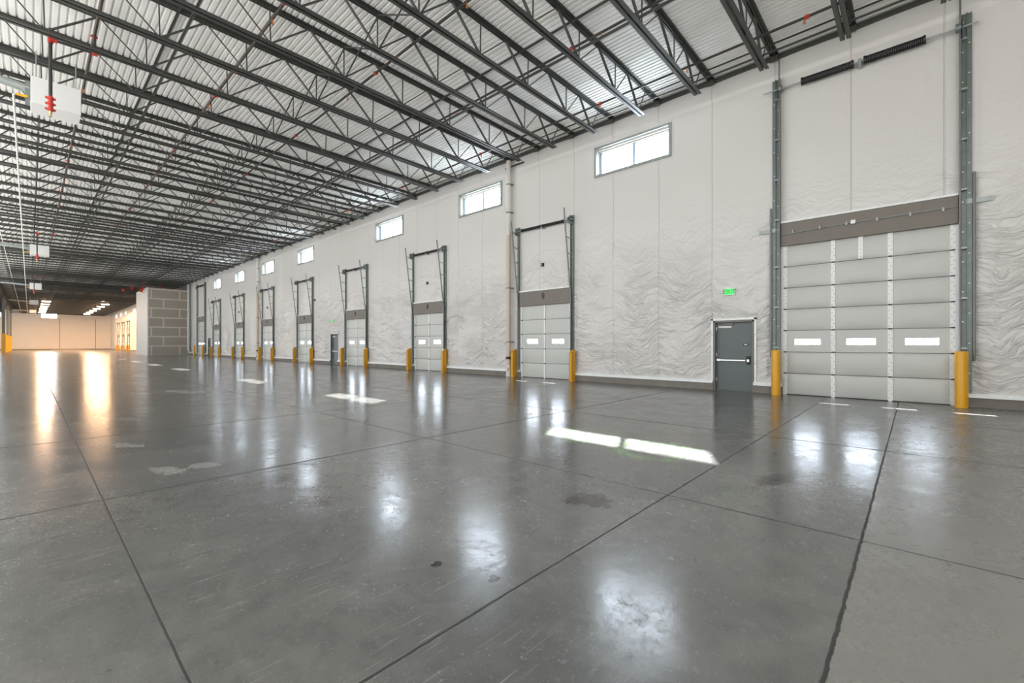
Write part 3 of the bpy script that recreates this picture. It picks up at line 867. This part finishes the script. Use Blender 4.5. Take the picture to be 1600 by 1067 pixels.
def channel_guard(x, s, lab, group=None):
    """yellow C-shaped track guard bolted beside a dock door"""
    g = thing('track_guard', (x, WY-.22, 0), lab, 'track guard', group)
    mb = MB()
    a = .078
    t = .012
    top, low = 1.26, 1.14
    mb.box(-a, a, -.145, -.133, 0, low)                                       # web
    for e in (-1, 1):
        x0_, x1_ = sorted((e*a, e*(a-t)))
        mb.prism([(-.145,0),(.09,0),(.09,top),(.03,top),(-.145,low)], 'x', x0_, x1_)
    mb.prism([(-.145,low),(.03,top),(.03,top-.012),(-.145,low-.012)], 'x', -a, a)
    mb.build('guard_channel', M['yellow_paint'], g)
    MB().box(-.125,.125,-.17,.09,0,.012).build('base_plate', M['yellow_paint'], g)
    mb = MB()
    for q in (-.10,.10): mb.tube([(q,-.155,.012),(q,-.155,.03)], .012, 6)
    mb.build('anchor_bolt', M['galv'], g)
    return g
def bollard(x, y, h, lab):
    g = thing('bollard', (x, y, 0), lab, 'bollard')
    mb = MB(); mb.lathe([(.0,0),(.118,0),(.118,h-.05),(.112,h-.02),(.09,h),(.0,h)], n=32)
    mb.build('plastic_sleeve', M['yellow'], g, smooth=True)
    mb = MB(); mb.lathe([(.1195,h-.33),(.1195,h-.322)], n=32); mb.build('sleeve_band', M['yellow_paint'], g)
    return g

n = 1
b1 = overhead_door(n, BIG[0], True, 'tall white drive-in overhead door with three window slots at the right'); n += 1
for i, x in enumerate(DOCK):
    overhead_door(n, x, False, 'white sectional dock door with leaning lift tracks, %s counting away from the tall drive-in door' % ORD[i]); n += 1
b2 = overhead_door(n, BIG[1], True, 'distant tall drive-in overhead door beside the gypsum enclosure'); n += 1
for i, x in enumerate(DOCK_FAR):
    d = overhead_door(n, x, False, 'tiny dock door in the warm-lit wall beyond the enclosure'); d['group'] = 'dock doors beyond the enclosure'; n += 1
for i, x in enumerate(DOCK):
    for s in (-1, 1):
        sd = 'near' if s > 0 else 'far'
        channel_guard(x+s*1.62, s, 'yellow track guard at the %s jamb of the %s dock door from the drive-in door' % (sd, ORD[i]))
for x in DOCK_FAR:
    for s in (-1, 1):
        channel_guard(x+s*1.62, s, 'tiny yellow track guard by a dock door beyond the enclosure', 'track guards beyond the enclosure')
bollard(-3.02, 14.86, 1.33, 'round yellow bollard between the grey exit door and the large drive-in door')
bollard(.82, 14.82, 1.33, 'round yellow bollard at the right jamb of the large drive-in door')
bollard(-71.1, 14.86, 1.33, 'small distant yellow bollard on the enclosure side of the far drive-in door')
bollard(-66.9, 14.86, 1.33, 'small distant yellow bollard between the far drive-in door and the distant exit door')

# ------------------------------------------------------------------ personnel exit doors
def man_door(n, x, lab):
    d = thing('door_%d' % n, (x, WY, 0), lab, 'exit door', None, 'structure')
    hw, H = .60, 2.26
    mb = MB()
    for s in (-1, 1):
        a, b = sorted((s*(hw-.055), s*hw)); mb.box(a, b, -.07, .16, 0, H)
    mb.box(-hw, hw, -.07, .16, H-.055, H); mb.box(-hw+.05, hw-.05, -.02, .16, 0, .015)
    mb.build('door_frame', M['man_frame'], d, bevel=.004)
    leaf = MB().box(-hw+.05, hw-.05, .075, .12, .010, H-.05).build('door_leaf', M['man_door'], d, bevel=.003)
    mb = MB()
    for z in (.3,1.1,1.95): mb.tube([(-hw+.06,.065,z),(-hw+.06,.065,z+.11)], .012, 8)
    mb.build('hinge', M['chrome'], leaf)
    mb = MB().box(-.50,.34,.005,.045,.955,1.005); mb.box(-.52,-.42,.0,.075,.945,1.015)
    mb.build('push_bar', M['chrome'], leaf, bevel=.006)
    MB().box(.36,.47,.02,.076,.86,1.12).build('latch_case', M['black'], leaf, bevel=.006)
    MB().box(.385,.455,.0,.03,.93,1.02).build('lever', M['chrome'], leaf, bevel=.008)
    MB().box(.27,.42,.055,.077,1.45,1.52).build('card_plate', M['black'], leaf)
    MB().box(.30,.39,.050,.058,1.47,1.50).build('label_plate', M['sign_white'], leaf)
    MB().box(-.48,-.08,.06,.078,2.03,2.09).build('door_notice', M['sign_white'], leaf)
    mb = MB(); mb.box(-.30,-.02,.02,.078,2.12,2.17); mb.bar((-.28,.0,2.185),(.16,.03,2.185),.02,.012)
    mb.build('door_closer', M['man_frame'], leaf)
    mb = MB(); t = .05
    mb.box(-hw-.07,-hw-.01,-.06,-.015,.24,H+.07); mb.box(hw+.01,hw+.07,-.06,-.015,.24,H+.07); mb.box(-hw-.07,hw+.07,-.06,-.015,H+.01,H+.07)
    tr = mb.build('edge_trim', M['galv_light'], d)
    mb = MB()
    for z in (.45,.9,1.35,1.8,2.2):
        for s in (-1,1): mb.tube([(s*(hw+.04),-.068,z),(s*(hw+.04),-.058,z)], .010, 6)
    mb.build('screw', M['dot'], tr)
    return d
for i, x in enumerate(MAN):
    man_door(n, x, ['grey steel exit door with push bar left of the large drive-in door', 'small grey exit door between the third and fourth dock doors', 'tiny grey exit door beside the distant drive-in door'][i]); n += 1

def exit_sign(x, z, lab, s=1.):
    g = thing('exit_sign', (x, WY-.03, z), lab, 'exit sign')
    w, h = .17*s, .115*s
    MB().box(-w,w,-.10,-.0,-h,h).build('sign_housing', M['sign_white'], g, bevel=.012)
    MB().box(-w+.025,w-.025,-.106,-.099,-h+.025,h-.025).build('sign_face', M['green_face'], g)
    cu = bpy.data.curves.new('exit_lettering', 'FONT'); cu.body = 'EXIT'; cu.size = .19*s; cu.align_x = 'CENTER'; cu.align_y = 'CENTER'; cu.extrude = .002; cu.offset = .004
    cu.materials.append(M['letter'])
    tmp = bpy.data.objects.new('exit_lettering_curve', cu); col.objects.link(tmp)
    me = bpy.data.meshes.new_from_object(tmp.evaluated_get(bpy.context.evaluated_depsgraph_get()))
    bpy.data.objects.remove(tmp); bpy.data.curves.remove(cu)
    t = bpy.data.objects.new('exit_lettering', me); col.objects.link(t); t.parent = g
    t.location = (0,-.109,0); t.rotation_euler = (math.pi/2,0,0)
    return g
exit_sign(-4.38, 3.18, 'green lit exit sign above the grey exit door near the large drive-in door')
exit_sign(-31.85, 3.22, 'small green exit sign above the exit door past the third dock door')
exit_sign(-65.6, 3.2, 'tiny green exit sign near the distant drive-in door')

# small dark sensors fixed to the film
for x, z, lab in ((-12.05,4.98,'small dark control box on the film above the first dock door'), (-20.35,4.95,'small dark control box on the film above the second dock door'),
                  (-34.9,4.97,'tiny dark box on the film right of the fourth dock door'), (-45.2,4.95,'tiny dark box on the film above the fifth dock door'), (-53.6,4.95,'tiny dark box on the film above the sixth dock door')):
    g = thing('control_box', (x, WY-.03, z), lab, 'control box')
    MB().box(-.07,.07,-.09,0,-.07,.07).build('box_body', M['black'], g, bevel=.01)
    MB().box(-.02,.02,-.10,-.09,-.03,.03).build('box_button', M['galv'], g)

# ------------------------------------------------------------------ roof drain pipes on the wall
def drain(x, lab):
    g = thing('drain_pipe', (x, WY-.23, 0), lab, 'drain pipe')
    mb = MB(); mb.tube([(0,0,0),(0,0,.16)], .125, 20); mb.tube([(0,0,.16),(0,0,.52)], .112, 20)
    mb.tube([(0,0,.52),(0,0,.54)], .125, 20)
    mb.build('drain_base', M['pvc'], g, smooth=True)
    mb = MB(); mb.tube([(0,-.09,.34),(0,-.17,.34)], .085, 18); mb.build('cleanout_plug', M['pvc'], g, smooth=True)
    MB().tube([(0,0,.54),(0,0,6.55)], .108, 20).build('lower_pipe', M['pvc_tan'], g, smooth=True)
    MB().tube([(0,0,6.55),(0,0,DECK-.2)], .112, 20).build('upper_pipe', M['pvc'], g, smooth=True)
    MB().tube([(0,0,.80),(0,0,.92)], .125, 20).build('no_hub_clamp', M['black'], g, smooth=True)
    for z in (1.6,4.1,7.6,8.9):
        mb = MB(); mb.tube([(0,0,z-.025),(0,0,z+.025)], .121, 18); mb.box(-.03,.17,.04,.17,z-.02,z+.02)
        mb.build('pipe_clamp', M['galv_dark'], g, smooth=True)
    return g
g = drain(-13.93, 'tall off-white roof drain pipe beside the first dock door')
MB().box(-.27,.85,.06,.12,9.72,9.78).build('support_rail', M['steel'], g)
drain(-47.35, 'thin pale roof drain pipe beside the fifth dock door')
for x, r, m_, lab in ((-75.1,.10,'pvc','pale standpipe in the corner by the gypsum enclosure'), (-74.2,.12,'galv_dark','dark grey standpipe in the corner by the gypsum enclosure')):
    g = thing('standpipe', (x, WY-.25, 0), lab, 'standpipe')
    MB().tube([(0,0,.62),(0,0,DECK-.3)], r, 14).build('riser', M[m_], g, smooth=True)
    MB().tube([(0,.13,.55),(0,.06,.55),(0,0,.62),(0,0,.8)], r*.9, 12).build('elbow', M[m_], g, smooth=True)
    mb = MB()
    for z in (3.0,6.0,8.5): mb.box(-r-.02,r+.02,-r-.01,.20,z-.03,z+.03)
    mb.build('wall_bracket', M['galv'], g)

# ------------------------------------------------------------------ hanging heaters, gas line, sprinkler drops
def heater(x, y, lab, detail=True):
    g = thing('unit_heater', (x, y, 7.86), lab, 'unit heater')
    MB().box(-.85,0,0,.95,0,.69).build('cabinet', M['white_box'], g, bevel=.008)
    mb = MB()
    for q in (-.75,-.1):
        for y_ in (.1,.85): mb.tube([(q,y_,.69),(q,y_,1.42)], .010, 6)
    mb.build('hanger_rod', M['galv'], g)
    for q in range(5): pass
    mb = MB(); mb.tube([(-.3,-.02,.42),(-.3,-.85,.50),(-.3,-2.2,.56)], .105, 14); mb.build('flue_pipe', M['galv'], g, smooth=True)
    mb = MB(); mb.box(-.6,-.2,-.10,0,.1,.6); mb.build('burner_box', M['galv_dark'], g)
    mb = MB(); mb.bar((-.1,-.26,.13),(-.1,-.10,.13),.035,.05); mb.tube([(-.1,-.12,.12),(-.1,-.06,.16)], .03, 8)
    mb.build('gas_valve', M['yellow_tag'], g)
    return g
HX = [-17.1, -46., -75., -104., -133.]
for i, x in enumerate(HX):
    heater(x, .02, ['large white unit heater hanging at upper left, nearest the camera', 'white unit heater hanging second along the row', 'small white unit heater hanging third along the row, past the black mains', 'tiny white unit heater hanging fourth along the row', 'tiniest white unit heater before the far end wall'][i])
for i, x in enumerate(HX[:3]):
    g = thing('sprinkler_drop', (x+1.0, .36, 9.2), ['vertical black sprinkler drop with red fittings in front of the large white heater', 'small sprinkler drop with red fittings at the second heater', 'tiny sprinkler drop at the third heater'][i], 'sprinkler drop')
    MB().tube([(0,0,0),(0,0,-1.55)], .036, 12).build('drop_pipe', M['black_pipe'], g, smooth=True)
    MB().tube([(0,0,-.01),(0,.81,.02),(0,.81,.5)], .030, 10).build('arm_pipe', M['black_pipe'], g, smooth=True)
    mb = MB(); mb.tube([(0,0,-.10),(0,0,.04)], .055, 12); mb.tube([(0,-.02,0),(0,.12,0)], .055, 12); mb.build('top_elbow', M['red'], g, smooth=True)
    mb = MB(); mb.tube([(0,.75,.02),(0,.87,.02)], .055, 12); mb.tube([(0,.81,-.02),(0,.81,.1)], .055, 12); mb.build('branch_tee', M['red'], g, smooth=True)
    mb = MB()
    for q, r in ((-1.50,.075),(-1.64,.075),(-1.78,.07)):
        mb.tube([(0,0,q-.02),(0,0,q+.02)], r, 14); mb.box(-.03,.03,-.095,.095,q-.018,q+.018)
    mb.tube([(0,0,-1.45),(0,0,-1.82)], .05, 12)
    mb.build('flanged_fitting', M['red'], g, smooth=True)
    mb = MB(); mb.tube([(0,0,-1.82),(0,0,-1.90)], .03, 8); mb.tube([(0,0,-1.90),(0,0,-1.95)], .014, 8); mb.box(-.03,.03,-.03,.03,-1.965,-1.955); mb.build('drop_head', M['brass'], g)
for y, z, x0_, m_, lab in ((-.28,8.05,-17.4,'gasline','pale gas line running along the row of heaters'), (-1.34,9.16,-40.,'gasline','pale conduit hung farther left, along the column line')):
    o = MB().tube([(XE+.4,y,z),(x0_,y,z)], .024, 8).build('gas_line', M[m_], smooth=True); tag(o, lab, 'pipe')
# fire mains that cross the roof and turn into the enclosure
for i, (x, z, r) in enumerate(((-77.3, 8.98, .14), (-78.2, 8.76, .11))):
    g = thing('fire_main', (x, 10.2, z), ['thick black fire main crossing the roof at the enclosure, upper of two', 'black fire main crossing the roof at the enclosure, lower of two'][i], 'fire main')
    MB().tube([(0,0,0),(0,-13.0,0)], r, 14).build('main_pipe', M['black_pipe'], g, smooth=True)
    mb = MB(); mb.tube([(0,-.15,0),(0,.25,0)], r+.06, 14); mb.tube([(0,-1.1-.8*i,0),(0,-.8-.8*i,0)], r+.06, 14); mb.build('main_coupling', M['red'], g, smooth=True)
    if i: MB().tube([(.1,-.2,-.1),(.5,.3,-.25)], .07, 10).build('test_outlet', M['brass'], g, smooth=True)
g = thing('fire_main', (-75.7, 10.3, 9.40), 'black fire main branch with a red coupling lying over the gypsum enclosure edge', 'fire main')
MB().tube([(0,-.6,0),(0,3.6,.0)], .09, 12).build('main_pipe', M['black_pipe'], g, smooth=True)
MB().tube([(0,-.2,0),(0,.1,0)], .17, 12).tube([(0,1.6,0),(0,1.9,0)], .16, 12).build('main_coupling', M['red'], g, smooth=True)

# ------------------------------------------------------------------ column line at the far left
for i, x in enumerate((-112., -132., -152.)):
    g = thing('column', (x, GY, 0), ['dark steel column with a yellow sleeve, nearest of the three at the far left', 'dark steel column with a yellow sleeve, middle of the three at the far left', 'dark steel column with a yellow sleeve, farthest of the three at the far left'][i], 'column')
    MB().box(-.17,.17,-.17,.17,0,9.15).build('column_shaft', M['paint_grey'], g)
    MB().box(-.24,.24,-.24,.24,0,3.3).build('impact_sleeve', M['yellow'], g, bevel=.02)
gd = thing('joist_girder', (-105,GY,0), 'long dark truss girder over the far columns', 'girder')
mb = MB()
for s in (-1,1): mb.box(-60,60,s*.02,s*.15,9.16,9.18); mb.box(-60,60,s*.02,s*.035,9.16,9.31)
mb.build('bottom_chord', M['steel'], gd)
mb = MB()
for s in (-1,1): mb.box(-60,60,s*.02,s*.15,TC-.13,TC-.11); mb.box(-60,60,s*.02,s*.035,TC-.26,TC-.11)
mb.build('top_chord', M['steel'], gd)
for k in range(32):
    xx = -58+3.66*k
    mb = MB(); mb.bar((xx,0,9.2),(xx+1.83,0,TC-.15),.05,.05); mb.bar((xx+1.83,0,TC-.15),(xx+3.66,0,9.2),.05,.05)
    mb.build('web_member', M['steel'], gd)

# ------------------------------------------------------------------ lit lamps in the far zone
for y, row in ((2.0, 'left'), (9.6, 'right')):
    for k in range(6):
        x = -112-7.8*k
        g = thing('high_bay_lamp', (x, y, 8.92), 'glowing warm high-bay lamp of the %s far row' % row, 'high-bay lamp', 'lit high-bay lamps, %s row' % row)
        MB().box(-.33,.33,-.55,.55,.03,.11).build('lamp_housing', M['sign_white'], g)
        MB().box(-.30,.30,-.52,.52,.0,.03).build('lamp_lens', M['lamp'], g)
        mb = MB()
        for s in (-1,1): mb.tube([(0,s*.4,.11),(0,s*.4,.28)], .01, 6)
        mb.build('suspension_rod', M['galv'], g)

# low stacks of boards lying by the far wall
def boards(x, y, n_, L_, lab, pale):
    for k in range(n_):
        mb = MB(); mb.box(-.16,.16,-L_/2,L_/2,0,.09)
        o = mb.build('board', M['lumber_pale'] if pale else M['lumber'])
        o.location = (x+.36*(k%3), y+.5*random.uniform(-1,1), .092*(k//3)); o.rotation_euler = (0,0,0)
        tag(o, lab, 'board', 'boards in the %s far stack' % ('pale' if pale else 'dark'))
boards(-158, .2, 9, 7.5, 'dark long board lying in the low stack left of centre before the far end wall', False)
boards(-157, 7.2, 6, 6.0, 'pale long board lying in the low stack right of centre before the far end wall', True)

# ------------------------------------------------------------------ daylight
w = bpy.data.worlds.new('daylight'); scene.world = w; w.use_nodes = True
nt = w.node_tree; N = nt.nodes; L = nt.links
bg = N['Background']
tc = N.new('ShaderNodeTexCoord'); sp = N.new('ShaderNodeSeparateXYZ'); L.new(tc.outputs['Generated'], sp.inputs[0])
def mr(v, a, b):
    n = N.new('ShaderNodeMapRange'); n.interpolation_type = 'SMOOTHSTEP'; L.new(v, n.inputs['Value']); n.inputs['From Min'].default_value = a; n.inputs['From Max'].default_value = b
    return n.outputs[0]
def mixw(f, a, b):
    n = N.new('ShaderNodeMix'); n.data_type = 'RGBA'; L.new(f, n.inputs['Factor'])
    for k, q in (('A',a),('B',b)):
        if isinstance(q, tuple): n.inputs[k].default_value = (*q,1)
        else: L.new(q, n.inputs[k])
    return n.outputs['Result']
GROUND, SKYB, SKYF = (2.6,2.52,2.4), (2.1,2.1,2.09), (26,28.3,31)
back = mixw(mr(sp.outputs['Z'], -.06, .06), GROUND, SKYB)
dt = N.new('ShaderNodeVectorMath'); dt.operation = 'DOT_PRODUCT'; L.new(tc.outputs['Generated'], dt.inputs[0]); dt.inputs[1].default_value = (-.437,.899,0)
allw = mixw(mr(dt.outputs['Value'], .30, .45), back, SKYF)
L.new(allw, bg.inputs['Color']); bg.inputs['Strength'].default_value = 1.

sun = bpy.data.lights.new('sun', 'SUN'); sun.energy = 42; sun.angle = math.radians(.53); sun.color = (1,.96,.90)
so = bpy.data.objects.new('sun', sun); col.objects.link(so)
so.rotation_euler = Vector((.52,-1.07,-1.0)).to_track_quat('-Z','Y').to_euler()
so.location = (0, 40, 40)

# ------------------------------------------------------------------ camera
cam = bpy.data.cameras.new('camera'); cam.sensor_width = 36; cam.lens = 36*688.6/1600; cam.clip_end = 500; cam.clip_start = .05
cam.shift_y = 4.1/1600
co_ = bpy.data.objects.new('camera', cam); col.objects.link(co_)
co_.location = (0,0,1.5); co_.rotation_euler = (math.pi/2, 0, math.radians(42.4))
scene.camera = co_

vs = scene.view_settings
vs.view_transform = 'Standard'; vs.look = 'None'; vs.gamma = 1; vs.use_curve_mapping = False; vs.exposure = .14
scene.display_settings.display_device = 'sRGB'
cy = scene.cycles
cy.use_denoising = True
cy.max_bounces = 8; cy.diffuse_bounces = 5; cy.glossy_bounces = 4; cy.transparent_max_bounces = 12
cy.caustics_reflective = False; cy.caustics_refractive = False
cy.sample_clamp_indirect = 6.
